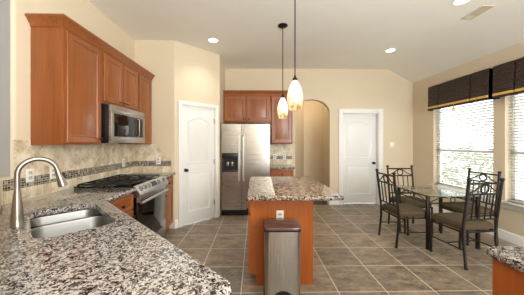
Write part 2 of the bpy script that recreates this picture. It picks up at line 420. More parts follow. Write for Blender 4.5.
# right wall with two window openings
W1 = (3.433, 4.60); W2 = (2.10, 3.266); wz0, wz1 = 0.56, 2.33
m = MB(); T = .14
for y0, y1 in ((W1[1], BY + .14), (W2[1], W1[0]), (-3.0, W2[0])): m.box(RX, RX + T, y0, y1, 0, 2.75)
for y0, y1 in (W1, W2): m.box(RX, RX + T, y0, y1, 0, wz0); m.box(RX, RX + T, y0, y1, wz1, 2.75)
struct(m, 'wall_right', M['wall'])
m = MB(); m.box(-4.2, RX + .14, -3.1, -3.0, 0, CZ + .1); struct(m, 'wall_rear', M['wall'])
# baseboards
def board(name, o, uu, nn, ln):
    m = MB(basis(o, uu, nn)); pr = ((0, 0), (.016, 0), (.016, .10), (.011, .115), (.011, .125), (.004, .135), (0, .135))
    m.rings([[(x, y, z) for y, z in pr] for x in (0, ln)]); return struct(m, name, M['trim'])
board('baseboard_right', (RX, -3.0, 0), (0, 1, 0), (-1, 0, 0), BY + 3.0)
board('baseboard_back', (dx1 + .09, BY, 0), (1, 0, 0), (0, -1, 0), RX - dx1 - .106)
board('baseboard_arch', (ax1, BY, 0), (1, 0, 0), (0, -1, 0), dx0 - .09 - ax1)
board('baseboard_reveal', (ax1, BY, 0), (0, 1, 0), (-1, 0, 0), .14)
board('baseboard_pantry', (D0.x, D0.y, 0), (du.x, du.y, 0), (dn.x, dn.y, 0), o0 - .068)
board('baseboard_hall', (1.38, 6.45, 0), (1, 0, 0), (0, -1, 0), .5)

def casing(MT, parent, x0, x1, h, cw):
    for k, (a, b, z0, z1) in enumerate(((x0 - cw, x0, 0, h + cw), (x1, x1 + cw, 0, h + cw), (x0, x1, h, h + cw))):
        m = MB(MT)
        m.box(a, b, 0, .018, z0, z1, .004)
        if k < 2: m.box(a + .006 if k == 0 else b - .02, a + .02 if k == 0 else b - .006, .012, .024, z0, z1 - .006, .003)
        m.build('casing', M['trim'], parent)
def arch_outline(x0, x1, z0, z1, rise):
    p = [(x0, z0), (x1, z0), (x1, z1)]; n = 16
    for k in range(1, n):
        t = k / n; p.append((x1 + (x0 - x1) * t, z1 + rise * (0.5 - 0.5 * cos(2 * pi * t)) ** 1.0))
    return p + [(x0, z1)]
def door(name, MT, x0, x1, h, yslab, cw, knob_left, label, jamb):
    root = thing(name, label, None, (MT @ Vector(((x0 + x1) / 2, 0, 0)))[:], 0, None, 'structure')
    casing(MT, root, x0, x1, h, cw)
    m = MB(MT)
    m.box(x0, x0 + .012, -jamb, 0, 0, h); m.box(x1 - .012, x1, -jamb, 0, 0, h); m.box(x0, x1, -jamb, 0, h - .012, h); m.build('jamb', M['trim'], root)
    m = MB(MT); a, b = x0 + .016, x1 - .016
    m.box(a, b, yslab - .035, yslab, .012, h - .016, .003)
    st = .105 if b - a > .7 else .085
    m.molding(arch_outline(a + st, b - st, 1.03, h - .255, .075), yslab, .008)
    m.molding([(a + st, .2), (b - st, .2), (b - st, .9), (a + st, .9)], yslab, .008)
    slab = m.build('door_slab', M['door'], root)
    kx = a + .06 if knob_left else b - .06
    m = MB(MT @ Matrix.Translation((kx, yslab, .93)) @ Matrix.Rotation(-pi / 2, 4, 'X'))
    m.lathe([(.03, 0), (.03, .006), (.012, .012), (.011, .03), (.024, .038), (.029, .05), (.024, .062), (.008, .066)], n=16)
    m.build('door_knob', M['knob'], root)
    m = MB(MT); hx = b if knob_left else a
    for z in (.25, 1.0, 1.75): m.box(hx - .012, hx + .012, yslab - .002, yslab + .006, z, z + .09)
    m.build('hinge', M['nickel'], root)
door('door_1', MD, o0, o1, oh, -.012, .062, True, 'white two-panel pantry door in the diagonal corner wall', .1)
MBK = basis((0, BY, 0), (1, 0, 0), (0, -1, 0))
door('door_2', MBK, dx0, dx1, dh, -.10, .09, False, 'white arched-panel door set back in the far wall', .14)

# windows and blinds
def window(n, ya, yb, label):
    root = thing('window_%d' % n, label, None, (RX + .1, (ya + yb) / 2, wz0), 0, None, 'structure')
    m = MB(); x0, x1 = RX + .09, RX + .13
    for a, b, c, d in ((ya, ya + .05, wz0, wz1), (yb - .05, yb, wz0, wz1), (ya, yb, wz0, wz0 + .05), (ya, yb, wz1 - .05, wz1), (ya, yb, 1.225, 1.275)): m.box(x0, x1, a, b, c, d, .004)
    m.build('window_frame', M['trim'], root)
    m = MB(); m.box(x0 + .018, x0 + .022, ya + .05, yb - .05, wz0 + .05, wz1 - .05); m.build('pane', M['glass'], root)
    m = MB(); m.box(RX - .05, RX + .09, ya - .06, yb + .06, wz0 - .028, wz0, .006); m.box(RX - .018, RX + .001, ya - .04, yb + .04, wz0 - .10, wz0 - .028, .004)
    m.build('window_sill', M['trim'], root)
window(1, *W1, 'white sash window behind the dining table, far one of the pair')
window(2, *W2, 'white sash window nearer the granite desk, cut by the right frame edge')
def blind(ya, yb, label):
    root = thing('window_blind', label, 'blind', (RX + .05, (ya + yb) / 2, wz0), 0, 'white slatted window blinds')
    m = MB(); z = wz0 + .045
    while z < wz1 - .06:
        m.M = Matrix.Translation((RX + .05, 0, z)) @ Matrix.Rotation(radians(22), 4, 'Y')
        m.box(-.024, .024, ya + .012, yb - .012, -.0015, .0015); z += .043
    m.build('slats', M['slat'], root, 0)
    m = MB(); m.box(RX + .022, RX + .078, ya + .01, yb - .01, wz1 - .055, wz1 - .002, .004); m.build('headrail', M['trim'], root)
    m = MB(); m.box(RX + .026, RX + .074, ya + .012, yb - .012, wz0 + .004, wz0 + .024, .004); m.build('bottom_rail', M['trim'], root)
    m = MB()
    for y in (ya + .14, (ya + yb) / 2, yb - .14):
        for x in (RX + .027, RX + .073): m.tube([(x, y, wz0 + .02), (x, y, wz1 - .05)], .0014, 5)
    m.build('ladder_cord', M['slat'], root)
    m = MB(); m.tube([(RX + .02, yb - .09, wz1 - .06), (RX + .015, yb - .09, 1.35)], .0035, 6); m.build('tilt_wand', M['slat'], root)
blind(*W1, 'white slatted blind on the far window behind the dining table')
blind(*W2, 'white slatted blind on the window at the right frame edge')

# outside
tag(MB().box(RX + .3, 20, -6, 16, -.35, -.3).build('outside_bounce_ground', M['pale_ground']), kind='structure')
def shrub(x, y, r, h, label):
    root = thing('shrub', label, 'shrub', (x, y, -.3), 0, 'shrubs outside the window')
    m = MB(); m.tube([(x, y, -.3), (x + .03, y, .2), (x, y + .02, .5)], [.05, .04, .02], 7); m.build('trunk', M['bark'], root)
    m = MB(); rr = random.Random(int(x * 10 + y))
    for k in range(900):
        th, ph, q = rr.uniform(0, 2 * pi), rr.uniform(-1, 1), rr.uniform(.55, 1)
        c = Vector((x + r * q * cos(th) * sqrt(1 - ph * ph), y + r * q * sin(th) * sqrt(1 - ph * ph), h / 2 - .1 + h / 2 * q * ph))
        a = Vector((rr.uniform(-1, 1), rr.uniform(-1, 1), rr.uniform(-1, 1))).normalized(); b = a.orthogonal().normalized(); s_ = rr.uniform(.05, .09)
        m.f([m.v(c - a * s_), m.v(c + b * s_ * .5), m.v(c + a * s_), m.v(c - b * s_ * .5)])
    m.build('foliage', M['leaf'], root, 0)
shrub(5.6, 6.0, .75, 1.5, 'leafy shrub seen through the lower sash of the far window')

# backsplash
root = thing('trim_1', 'travertine backsplash with a dark mosaic band along the range wall', None, (LX, 2.8, .914), 0, None, 'structure')
m = MB(); m.box(LX, LX + .008, 1.905, 2.04, 1.1, 1.415); m.box(LX, LX + .008, 2.04, PY, 1.1, 1.372); m.build('diagonal_tile', M['diag_left'], root)
m = MB(); m.box(LX, LX + .008, 1.825, PY, .914, 1.014); m.build('square_tile', M['sq_left'], root)
m = MB(); m.box(LX, LX + .009, 1.825, PY, 1.014, 1.1); m.build('mosaic_band', M['mos_left'], root)
root = thing('trim_2', 'travertine backsplash ending in a slope beside the pantry door', None, (-1.65, PY, .914), 0, None, 'structure')
m = MB(); m.rings([[(x, y, z) for x, z in ((LX + .01, 1.1), (-1.36, 1.1), (-1.36, 1.14), (-1.62, 1.372), (LX + .01, 1.372))] for y in (PY - .008, PY)]); m.build('diagonal_tile', M['diag_back'], root)
m = MB(); m.box(LX + .01, -1.335, PY - .008, PY, .914, 1.014); m.build('square_tile', M['sq_back'], root)
m = MB(); m.box(LX + .01, -1.36, PY - .009, PY, 1.014, 1.1); m.build('mosaic_band', M['mos_back'], root)
root = thing('trim_3', 'travertine backsplash with a short mosaic band beside the fridge', None, (.57, BY, .914), 0, None, 'structure')
m = MB(); m.box(.30, .83, BY - .008, BY, 1.1, 1.372); m.build('diagonal_tile', M['diag_back'], root)
m = MB(); m.box(.30, .83, BY - .008, BY, .914, 1.03); m.build('square_tile', M['sq_back'], root)
m = MB(); m.box(.30, .83, BY - .0085, BY, 1.03, 1.1); m.build('mosaic_band', M['mos_back'], root)

# ---------------------------------------------------------------- cabinets
def pull(MT, x, z, y, parent, vertical=False):
    m = MB(MT)
    if vertical: m.tube([(x, y, z - .04), (x, y + .024, z - .035), (x, y + .026, z), (x, y + .024, z + .035), (x, y, z + .04)], .005, 6)
    else: m.tube([(x - .04, y, z), (x - .035, y + .024, z), (x, y + .026, z), (x + .035, y + .024, z), (x + .04, y, z)], .005, 6)
    m.build('handle', M['knob'], parent)
def knob(MT, x, z, y, parent):
    m = MB(MT @ Matrix.Translation((x, y, z)) @ Matrix.Rotation(-pi / 2, 4, 'X')); m.lathe([(.007, 0), (.006, .012), (.014, .018), (.015, .026), (.009, .031)], n=12); m.build('knob', M['knob'], parent)
def crown_loop(path, depth_dir, prof, m):
    rs = []
    for (x, y), (dx, dy) in zip(path, depth_dir): rs.append([(x + dx * a, y + dy * a, z) for a, z in prof])
    m.rings(rs)
CPROF = [(0, 2.40), (.006, 2.40), (.010, 2.42), (.024, 2.435), (.04, 2.462), (.052, 2.47), (.052, 2.487), (0, 2.487)]
# left run of wall cabinets: three units and one crown, face at X = FX
FX = -1.675
ML = basis((FX, 0, 0), (0, 1, 0), (1, 0, 0))       # local x = world Y, local y = +X
units = [('near', 2.045, 2.555, 1.372, 2.41), ('mid', 2.557, 3.335, 1.83, 2.41), ('far', 3.337, PY - .002, 1.372, 2.41)]
labs = {'near': 'cherry wall cabinet nearest the faucet, tall single door', 'mid': 'cherry double-door wall cabinet above the microwave', 'far': 'narrow cherry wall cabinet right of the microwave'}
for k, y0, y1, z0, z1 in units:
    r = thing('wall_cabinet', labs[k], 'cabinet', (FX, (y0 + y1) / 2, z0), 0, 'cherry wall cabinets over the range run')
    m = MB(); m.box(LX + .001, FX, y0, y1, z0, z1, .0015); m.build('body', M['wood'], r)
    if k == 'mid':
        mid = (y0 + y1) / 2
        for a, b, hx in ((y0 + .018, mid - .01, mid - .05), (mid + .01, y1 - .018, mid + .05)):
            d = MB(ML @ Matrix.Translation((a, 0.0005, z0 + .02))).panel(b - a, z1 - z0 - .045, .02).build('door', M['wood'], r)
            pull(ML, hx - (.0), z0 + .055, .0205, d)
    else:
        a, b = (y0 + .028, y1 - .03) if k == 'near' else (y0 + .02, y1 - .05)
        d = MB(ML @ Matrix.Translation((a, 0.0005, z0 + .02))).panel(b - a, z1 - z0 - .045, .02).build('door', M['wood'], r)
        knob(ML, b - .03 if k == 'near' else a + .03, z0 + .06, .0205, d)
m = MB()
crown_loop([(LX + .002, 2.045), (FX, 2.045), (FX, PY - .002)], [(0, -1), (1, -1), (1, 0)], CPROF, m)
m.box(LX + .002, FX, 2.045, PY - .002, 2.4105, 2.44)
tag(m.build('crown_molding', M['wood']), 'cherry crown molding along the range-side wall cabinets', 'molding')

# left base run
polyA = [(LX + .001, 1.817), (-.4375, .3035), (-.061, .783), (-1.27, 1.992), (-1.27, 2.505), (LX + .001, 2.505)]
cp = fillet(polyA, [0, .03, .05, .04, .004, 0], 6)
def uv(a, b): p = u * a + vdir * b; return (p.x, p.y)
hole = fillet([uv(-2.24, .045), uv(-1.57, .045), uv(-1.57, .415), uv(-2.24, .415)], .075, 6)
m = MB(); m.slab(cp, [hole], .874, .914, .013)
tag(m.build('countertop', M['granite']), 'speckled granite countertop around the sink in the foreground', 'countertop')
m = MB(); pin = offset_poly(polyA, .03); m.slab(pin, [offset_poly(pin, .02)], .0, .872)
r = tag(m.build('base_cabinet', M['wood']), 'cherry corner base cabinet under the sink countertop', 'cabinet', 'cherry base cabinets')
MLB = basis((-1.30, 0, 0), (0, 1, 0), (1, 0, 0))
WM[r.name] = Matrix()
d = MB(MLB @ Matrix.Translation((2.03, .001, .70))).panel(.435, .15, .02, .02, False).build('drawer', M['wood'], r); knob(MLB, 2.25, .775, .021, d)
d = MB(MLB @ Matrix.Translation((2.03, .001, .12))).panel(.435, .56, .02).build('door', M['wood'], r); knob(MLB, 2.435, .62, .021, d)
# sink
r = thing('kitchen_sink', 'stainless double-bowl undermount sink in the granite counter', 'sink', (*uv(-1.9, .235), .70))
def bowl(a0, a1, dep):
    m = MB(); rs = []
    for d, z, rad in ((-.012, .866, .08), (0, .866, .07), (.004, .855, .07), (.010, .76, .075), (.02, .914 - dep + .03, .075), (.05, .914 - dep, .06), (.12, .914 - dep - .006, .03)):
        g = d if d >= 0 else d * .4
        rs.append([(x, y, z) for x, y in fillet([uv(a0 + g, .04 + d), uv(a1 - g, .04 + d), uv(a1 - g, .42 - d), uv(a0 + g, .42 - d)], rad, 6)])
    m.rings(rs, False, True)
    return m
bowl(-2.245, -2.018, .20).build('bowl', M['sink'], r); bowl(-1.994, -1.565, .20).build('bowl', M['sink'], r)
for a in (-2.13, -1.78):
    m = MB(); c = uv(a, .235); m.lathe([(.042, 0), (.042, .004), (.034, .004), (.03, .001)], (c[0], c[1], .711 if a < -2 else .711), 18); m.build('drain', M['nickel'], r)
# faucet
fb = uv(-1.909, -.008); fx, fy = fb
r = thing('faucet', 'brushed nickel gooseneck pull-down faucet behind the sink', 'faucet', (fx, fy, .914))
m = MB(); m.lathe([(.031, 0), (.031, .006), (.028, .012), (.028, .05), (.026, .085), (.019, .16), (.0145, .20), (.0135, .22)], (fx, fy, .915), 20); m.build('base', M['nickel'], r)
R = .087; pts = [(0, .21), (0, .294)]
for k in range(1, 19):
    a = pi - pi * k / 18 * .94
    pts.append((R + R * cos(a), .294 + R * sin(a)))
P = lambda q, z: (fx + vdir.x * q, fy + vdir.y * q, .915 + z)
m = MB(); m.tube([P(*p) for p in pts], .0135, 12); m.build('spout', M['nickel'], r)
e = pts[-1]; dd = Vector((pts[-1][0] - pts[-2][0], pts[-1][1] - pts[-2][1])).normalized()
hp = [(e[0] + dd.x * t, e[1] + dd.y * t) for t in (0, .01, .05, .092, .110, .112)]
m = MB(); m.tube([P(*p) for p in hp], [.0145, .0155, .018, .024, .024, .016], 14); hd = m.build('spray_head', M['nickel'], r)
m = MB(); q = [(e[0] + dd.x * t - dd.y * .015 + .004, e[1] + dd.y * t + dd.x * .0) for t in (.025, .06)]; m.tube([P(q[0][0], q[0][1]), P(q[1][0] + .004, q[1][1])], .007, 8); m.build('button', M['black'], hd)
m = MB(); m.tube([(fx - u.x * .025, fy - u.y * .025, .96), (fx - u.x * .045, fy - u.y * .045, .962)], .011, 10)
m.tube([(fx - u.x * .04, fy - u.y * .04, .965), (fx - u.x * .06, fy - u.y * .06, 1.0), (fx - u.x * .085, fy - u.y * .085, 1.04)], [.007, .006, .005], 8); m.build('handle', M['nickel'], r)

# range
R0, R1 = 2.51, 3.326
r = thing('gas_range', 'stainless slide-in gas range with black cooktop on the left wall', 'range', (-1.6, (R0 + R1) / 2, 0))
m = MB(); m.box(LX + .012, -1.305, R0, R1, .02, .898, .003); m.build('body', M['black'], r)
m = MB(); m.box(LX + .012, -1.305, R0 - .001, R1 + .001, .9145, .922, .003); m.box(LX + .012, -1.306, R0 + .004, R1 - .004, .898, .916); m.build('cooktop', M['gloss_black'], r)
for k in range(3):
    y0 = R0 + .03 + k * .256; y1 = y0 + .244; x0, x1 = -1.91, -1.36
    m = MB()
    for y in (y0, (y0 + y1) / 2, y1): m.box(x0, x1, y - .006, y + .006, .936, .947, .002)
    for x in (x0, x0 + .125, x0 + .25, x0 + .375, x1): m.box(x - .006, x + .006, y0, y1, .935, .946, .002)
    for x in (x0, x1, (x0 + x1) / 2):
        for y in (y0, y1): m.box(x - .007, x + .007, y - .007, y + .007, .9225, .937)
    m.build('grate', M['iron'], r)
    for x in ((-1.76, -1.53) if k != 1 else (-1.65,)):
        m = MB(); m.lathe([(.05, 0), (.05, .008), (.034, .010), (.034, .018), (.012, .02)], (x, (y0 + y1) / 2, .9225), 18); m.build('burner', M['iron'], r)
m = MB(); pr = [(-1.304, .924), (-1.292, .928), (-1.236, .842), (-1.236, .805), (-1.304, .805)]
m.rings([[(x, y, z) for x, z in pr] for y in (R0, R1)]); pnl = m.build('control_panel', M['steel'], r)
nrm = Vector((.086, 0, .056)).normalized()
for t in (.10, .215, .33, .67, .87):
    y = R0 + t * (R1 - R0); c = Vector((-1.264, y, .885)) + nrm * .001
    rot = Vector((0, 0, 1)).rotation_difference(nrm).to_matrix().to_4x4()
    m = MB(Matrix.Translation(c) @ rot); m.lathe([(.024, 0), (.024, .006), (.019, .008), (.017, .03), (.006, .032)], n=16); m.build('knob', M['steel_v'], pnl)
    m = MB(Matrix.Translation(c) @ rot); m.lathe([(.031, -.0005), (.031, .0008), (.025, .001)], n=18); m.build('knob_shadow', M['black'], pnl)  # black ring paints in the shadow gap behind each knob
m = MB(Matrix.Translation(Vector((-1.264, R0 + .5 * (R1 - R0), .885)) + nrm * .001) @ rot); m.box(-.03, .03, -.075, .075, 0, .003); m.build('display', M['gloss_black'], pnl)
m = MB(); m.box(-1.304, -1.272, R0 + .004, R1 - .004, .235, .80, .004); dr = m.build('oven_door', M['gloss_black'], r)
m = MB(); m.box(-1.2715, -1.268, R0 + .004, R1 - .004, .745, .80, .002); m.build('door_band', M['steel'], dr)
m = MB(); m.tube([(-1.235, R0 + .03, .737), (-1.228, R0 + .1, .74), (-1.228, R1 - .1, .74), (-1.235, R1 - .03, .737)], .016, 10)
for y in (R0 + .06, R1 - .06): m.tube([(-1.27, y, .739), (-1.232, y, .739)], .009, 8)
m.build('handle', M['steel'], dr)
m = MB(); m.box(-1.304, -1.272, R0 + .004, R1 - .004, .05, .228, .004); m.build('drawer', M['steel'], r)
# end counter and end cabinet
m = MB(); m.slab(fillet([(LX + .001, 3.332), (-1.285, 3.332), (-1.285, PY - .001), (LX + .001, PY - .001)], [0, .004, .02, 0]), [], .874, .914, .012)
tag(m.build('countertop', M['granite_far']), 'short granite countertop between the range and the pantry wall', 'countertop')
r = thing('base_cabinet', 'narrow cherry base cabinet between the range and the pantry wall', 'cabinet', (-1.6, 3.56, 0), 0, 'cherry base cabinets')
m = MB(); m.box(LX + .002, -1.335, 3.334, PY - .002, .10, .872, .002); m.box(LX + .002, -1.39, 3.336, PY - .004, 0, .1); m.build('body', M['wood'], r)
ML2 = basis((-1.335, 0, 0), (0, 1, 0), (1, 0, 0))
d = MB(ML2 @ Matrix.Translation((3.35, .0005, .70))).panel(.40, .15, .02, .02, False).build('drawer', M['wood'], r); knob(ML2, 3.55, .775, .021, d)
d = MB(ML2 @ Matrix.Translation((3.35, .0005, .12))).panel(.40, .56, .02).build('door', M['wood'], r); knob(ML2, 3.39, .62, .021, d)
# microwave
y0, y1, z0, z1 = 2.566, 3.332, 1.388, 1.818
r = thing('microwave', 'stainless over-the-range microwave mounted under the wall cabinet', 'microwave', (-1.75, 2.95, z0))
m = MB(); m.box(LX + .01, -1.605, y0, y1, z0, z1, .003); m.build('body', M['black'], r)
m = MB(); m.box(-1.6045, -1.575, y0, y1, z1 - .075, z1 - .001, .003); m.build('vent_panel', M['steel'], r)
m = MB(); m.box(-1.6045, -1.570, y0, y1, z0 + .001, z1 - .078, .004); dr = m.build('door', M['steel'], r)
m = MB(); m.box(-1.5695, -1.567, y0 + .045, y1 - .05, z0 + .075, z1 - .095, .001); m.build('window', M['gloss_black'], dr)
m = MB(); m.box(-1.5668, -1.5655, y1 - .225, y1 - .085, z0 + .085, z1 - .105, .0005); m.build('keypad', M['iron'], dr)
m = MB()
m.tube([(-1.5668, y1 - .205, z0 + .09), (-1.545, y1 - .205, z0 + .10), (-1.545, y1 - .205, z1 - .12), (-1.5668, y1 - .205, z1 - .11)], .007, 8)
m.build('handle', M['steel'], dr)

# back wall cabinets, fridge
KY = 4.88
MK = basis((0, KY, 0), (1, 0, 0), (0, -1, 0))
r = thing('wall_cabinet', 'wide two-door cherry cabinet above the refrigerator', 'cabinet', (-.17, KY, 1.84), 0, 'cherry wall cabinets on the far wall')
m = MB(); m.box(D1.x + .002, .33, KY, BY - .001, 1.815, 2.41, .002); m.build('body', M['wood_dark'], r)
for a, b, hx in ((-.635, -.20, -.235), (-.165, .30, -.13)):
    d = MB(MK @ Matrix.Translation((a, .0005, 1.85))).panel(b - a, .52, .02).build('door', M['wood_dark'], r); knob(MK, hx, 1.895, .021, d)
r = thing('wall_cabinet', 'tall single-door cherry wall cabinet right of the refrigerator', 'cabinet', (.56, KY, 1.372), 0, 'cherry wall cabinets on the far wall')
m = MB(); m.box(.332, .79, KY, BY - .001, 1.372, 2.41, .002); m.build('body', M['wood_dark'], r)
d = MB(MK @ Matrix.Translation((.352, .0005, 1.395))).panel(.415, .975, .02).build('door', M['wood_dark'], r); knob(MK, .385, 1.44, .021, d)
m = MB(); crown_loop([(D1.x + .002, KY), (.79, KY), (.79, BY - .001)], [(0, -1), (1, -1), (1, 0)], CPROF, m); m.box(D1.x + .002, .79, KY, BY - .002, 2.4105, 2.44)
tag(m.build('crown_molding', M['wood_dark']), 'cherry crown molding over the far wall cabinets', 'molding')
FY = 4.425
fx0, fx1, fm = -.642, .284, -.262
r = thing('refrigerator', 'stainless side-by-side refrigerator with ice dispenser in the alcove', 'refrigerator', ((fx0 + fx1) / 2, 4.8, 0))
m = MB(); m.box(fx0 + .004, fx1 - .004, FY + .065, BY - .03, .02, 1.735, .004); m.build('body', M['black'], r)
m = MB(); m.box(fx0 + .01, fx1 - .01, FY + .012, FY + .0645, .012, .105, .003); g = m.build('base_grille', M['black'], r)
def fdoor(a, b, nm):
    m = MB(); prof = [(a, FY + .06)] + [(a + (b - a) * t, FY + .004 * (2 * t - 1) ** 2) for t in [k / 10 for k in range(11)]] + [(b, FY + .06)]
    m.rings([[(x, y, z) for x, y in prof] for z in (.115, 1.752)]); return m.build(nm, M['steel'], r)
fd = fdoor(fx0, fm - .004, 'freezer_door'); rd = fdoor(fm + .004, fx1, 'fridge_door')
for x, dpar in ((fm - .042, fd), (fm + .042, rd)):
    m = MB(); m.tube([(x, FY + .002, .66), (x, FY - .045, .69), (x, FY - .05, .80), (x, FY - .05, 1.40), (x, FY - .045, 1.50), (x, FY + .002, 1.53)], .014, 10); m.build('handle', M['handle_steel'], dpar)
m = MB(); X0, X1 = -.628, -.325
m.box(X0, X1, FY - .016, FY - .0005, 1.10, 1.20, .004); m.box(X0, X0 + .028, FY - .016, FY - .0005, .85, 1.10); m.box(X1 - .028, X1, FY - .016, FY - .0005, .85, 1.10); m.box(X0, X1, FY - .022, FY - .0005, .845, .875, .004); m.box(X0 + .028, X1 - .028, FY - .004, FY - .0005, .875, 1.10)
ds = m.build('ice_dispenser', M['black'], fd)
for px in (X0 + .09, X1 - .13): m = MB(); m.box(px, px + .04, FY - .018, FY - .003, .95, 1.03, .003); m.build('paddle', M['nickel'], ds)
m = MB(); m.box(X0 + .06, X1 - .06, FY - .0175, FY - .0162, 1.135, 1.165, .0005); m.build('display', M['iron'], ds)
m = MB(); m.box(.155, .245, FY - .006, FY - .0002, 1.665, 1.685, .001); m.build('badge', M['iron'], rd)
r = thing('base_cabinet', 'small cherry base cabinet right of the refrigerator', 'cabinet', (.56, 4.88, 0), 0, 'cherry base cabinets')
m = MB(); m.box(.30, .77, 4.6, BY - .001, .10, .872, .002); m.box(.30, .76, 4.66, BY - .002, 0, .1); m.build('body', M['wood_dark'], r)
MK2 = basis((0, 4.6, 0), (1, 0, 0), (0, -1, 0))
d = MB(MK2 @ Matrix.Translation((.32, .0005, .70))).panel(.43, .15, .02, .02, False).build('drawer', M['wood_dark'], r); knob(MK2, .535, .775, .021, d)
d = MB(MK2 @ Matrix.Translation((.32, .0005, .12))).panel(.43, .56, .02).build('door', M['wood_dark'], r); knob(MK2, .72, .62, .021, d)
m = MB(); m.slab(fillet([(.295, 4.555), (.795, 4.555), (.795, BY - .001), (.295, BY - .001)], [.003, .02, 0, 0]), [], .874, .914, .012)
tag(m.build('countertop', M['granite_far']), 'small granite countertop right of the refrigerator', 'countertop')

# island
r = thing('kitchen_island', 'freestanding cherry island with a plain front panel', 'island', (.25, 2.7, 0))
m = MB(); m.rings([[(x, y, z) for x, z in ((.01, 0), (.572, 0), (.572, .872), (-.045, .872), (-.045, .105), (.01, .105))] for y in (2.275, 3.2)]); m.build('body', M['wood_island'], r)
m = MB(); m.box(.008, .574, 2.268, 2.2745, .0, .012, .002); m.build('shoe_molding', M['wood_island'], r)
MI = basis((-.045, 0, 0), (0, -1, 0), (-1, 0, 0))
for a in (-3.185, -2.73):
    d = MB(MI @ Matrix.Translation((a, .0005, .70))).panel(.435, .15, .02, .02, False).build('drawer', M['wood_island'], r); knob(MI, a + .22, .775, .021, d)
    d = MB(MI @ Matrix.Translation((a, .0005, .125))).panel(.435, .555, .02).build('door', M['wood_island'], r); knob(MI, a + .04, .62, .021, d)
m = MB(); m.slab(fillet(rect(-.072, .80, 2.055, 3.30), .025), [], .874, .914, .013)
tag(m.build('countertop', M['granite_far']), 'granite island countertop overhanging on its right side', 'countertop')

# right foreground desk
r = thing('desk_cabinet', 'cherry cabinet under the granite top at the lower right corner', 'cabinet', (1.5, .6, 0))
m = MB(); m.box(1.086, 2.2, -.3, 1.046, 0, .865, .003); m.build('body', M['wood_island'], r)
m = MB(); m.slab(fillet(rect(1.068, 2.25, -.35, 1.064), .012), [], .866, .914, .016)
tag(m.build('countertop', M['granite']), 'granite countertop corner at the right frame edge', 'countertop')

# step can
r = thing('trash_can', 'tall stainless step trash can with brown lid in front of the island', 'trash can', (.237, 2.06, 0))
cx, w2 = .237, .154
body = fillet([(cx - w2, 1.945), (cx + w2, 1.945), (cx + w2, 2.19), (cx - w2, 2.19)], .035, 5)
m = MB(); m.rings([[(cx + (x - cx) * k, 2.07 + (y - 2.07) * k, z) for x, y in body] for k, z in ((.96, .03), (.965, .03), (1.0, .638), (1.0, .64))]); m.build('body', M['steel_v'], r)
m = MB(); m.rings([[(cx + (x - cx) * k, 2.07 + (y - 2.07) * k, z) for x, y in body] for k, z in ((1.0, 0), (1.02, .004), (1.02, .028), (.99, .031))]); m.build('base', M['black'], r)
m = MB(); m.rings([[(cx + (x - cx) * k, 2.07 + (y - 2.07) * k, z) for x, y in body] for k, z in ((1.02, .6405), (1.04, .6425), (1.04, .652), (1.02, .654))]); m.build('rim', M['black'], r)
m = MB(); m.rings([[(cx + (x - cx) * k, 2.07 + (y - 2.07) * k, z) for x, y in body] for k, z in ((1.02, .6545), (1.05, .656), (1.05, .668), (1.02, .677), (.9, .682), (.5, .684))]); m.build('lid', M['lid'], r)
m = MB(basis((cx, 1.957, .03), (1, 0, 0), (0, -1, 0)))
sh = [(.098 * cos(pi * k / 16), .115 * sin(pi * k / 16)) for k in range(17)]
m.rings([[(x, y, z) for x, z in sh] for y in (-.02, .014)]); hs = m.build('pedal_housing', M['black'], r)
m = MB(); m.box(cx - .055, cx + .055, 1.88, 1.945, .022, .036, .004); m.build('pedal', M['black'], r)

# ---------------------------------------------------------------- ceiling fixtures
def downlight(x, y, label):
    r = thing('recessed_light', label, 'ceiling light', (x, y, CZ), 0, 'recessed ceiling lights')
    m = MB(); m.rings([[(x + q * cos(2 * pi * k / 28), y + q * sin(2 * pi * k / 28), CZ + z) for k in range(28)] for q, z in ((.095, -.0005), (.093, -.006), (.078, -.005), (.072, -.001))], False, False); m.build('trim_ring', M['trim'], r)
    m = MB(); m.lathe([(.073, -.0008), (.06, -.002), (.001, -.003)], (x, y, CZ), 28); m.build('lens', M['bulb'], r)
    l = bpy.data.lights.new('recessed_lamp', 'SPOT'); l.energy = 15; l.spot_size = radians(125); l.spot_blend = .8; l.shadow_soft_size = .06; l.color = (1, .93, .83)
    o = bpy.data.objects.new('recessed_lamp', l); COL.objects.link(o); o.location = (0, 0, -.02); o.parent = r
downlight(-.68, 3.775, 'round recessed ceiling light in front of the pantry door')
downlight(2.436, 4.14, 'round recessed ceiling light near the far white door')
downlight(2.425, 2.68, 'round recessed ceiling light beside the ceiling vent')
r = thing('air_vent', 'beige rectangular air vent in the ceiling above the windows', 'vent', (2.83, 2.93, CZ))
m = MB(); a0, a1, b0, b1 = 2.755, 2.905, 2.76, 3.07
m.slab(rect(a0, a1, b0, b1), [rect(a0 + .022, a1 - .022, b0 + .022, b1 - .022)], CZ - .008, CZ - .0005); m.build('frame', M['vent'], r)
m = MB(); m.box(a0 + .02, a1 - .02, b0 + .02, b1 - .02, CZ - .003, CZ - .0008); m.build('backing', M['vent_dark'], r)
m = MB()
for k in range(7):
    x = a0 + .03 + k * .0152; m.M = Matrix.Translation((x, 0, CZ - .007)) @ Matrix.Rotation(radians(35), 4, 'Y'); m.box(-.006, .006, b0 + .022, b1 - .10, -.0006, .0006)
m.build('louvers', M['vent'], r)
m = MB()
for k in range(6):
    y = b0 + .03 + k * .011; m.M = Matrix.Translation((0, b1 - .088 + k * .011, CZ - .007)) @ Matrix.Rotation(radians(-40), 4, 'X'); m.box(a0 + .022, a1 - .022, -.004, .004, -.0006, .0006)
m.build('louvers', M['vent'], r)

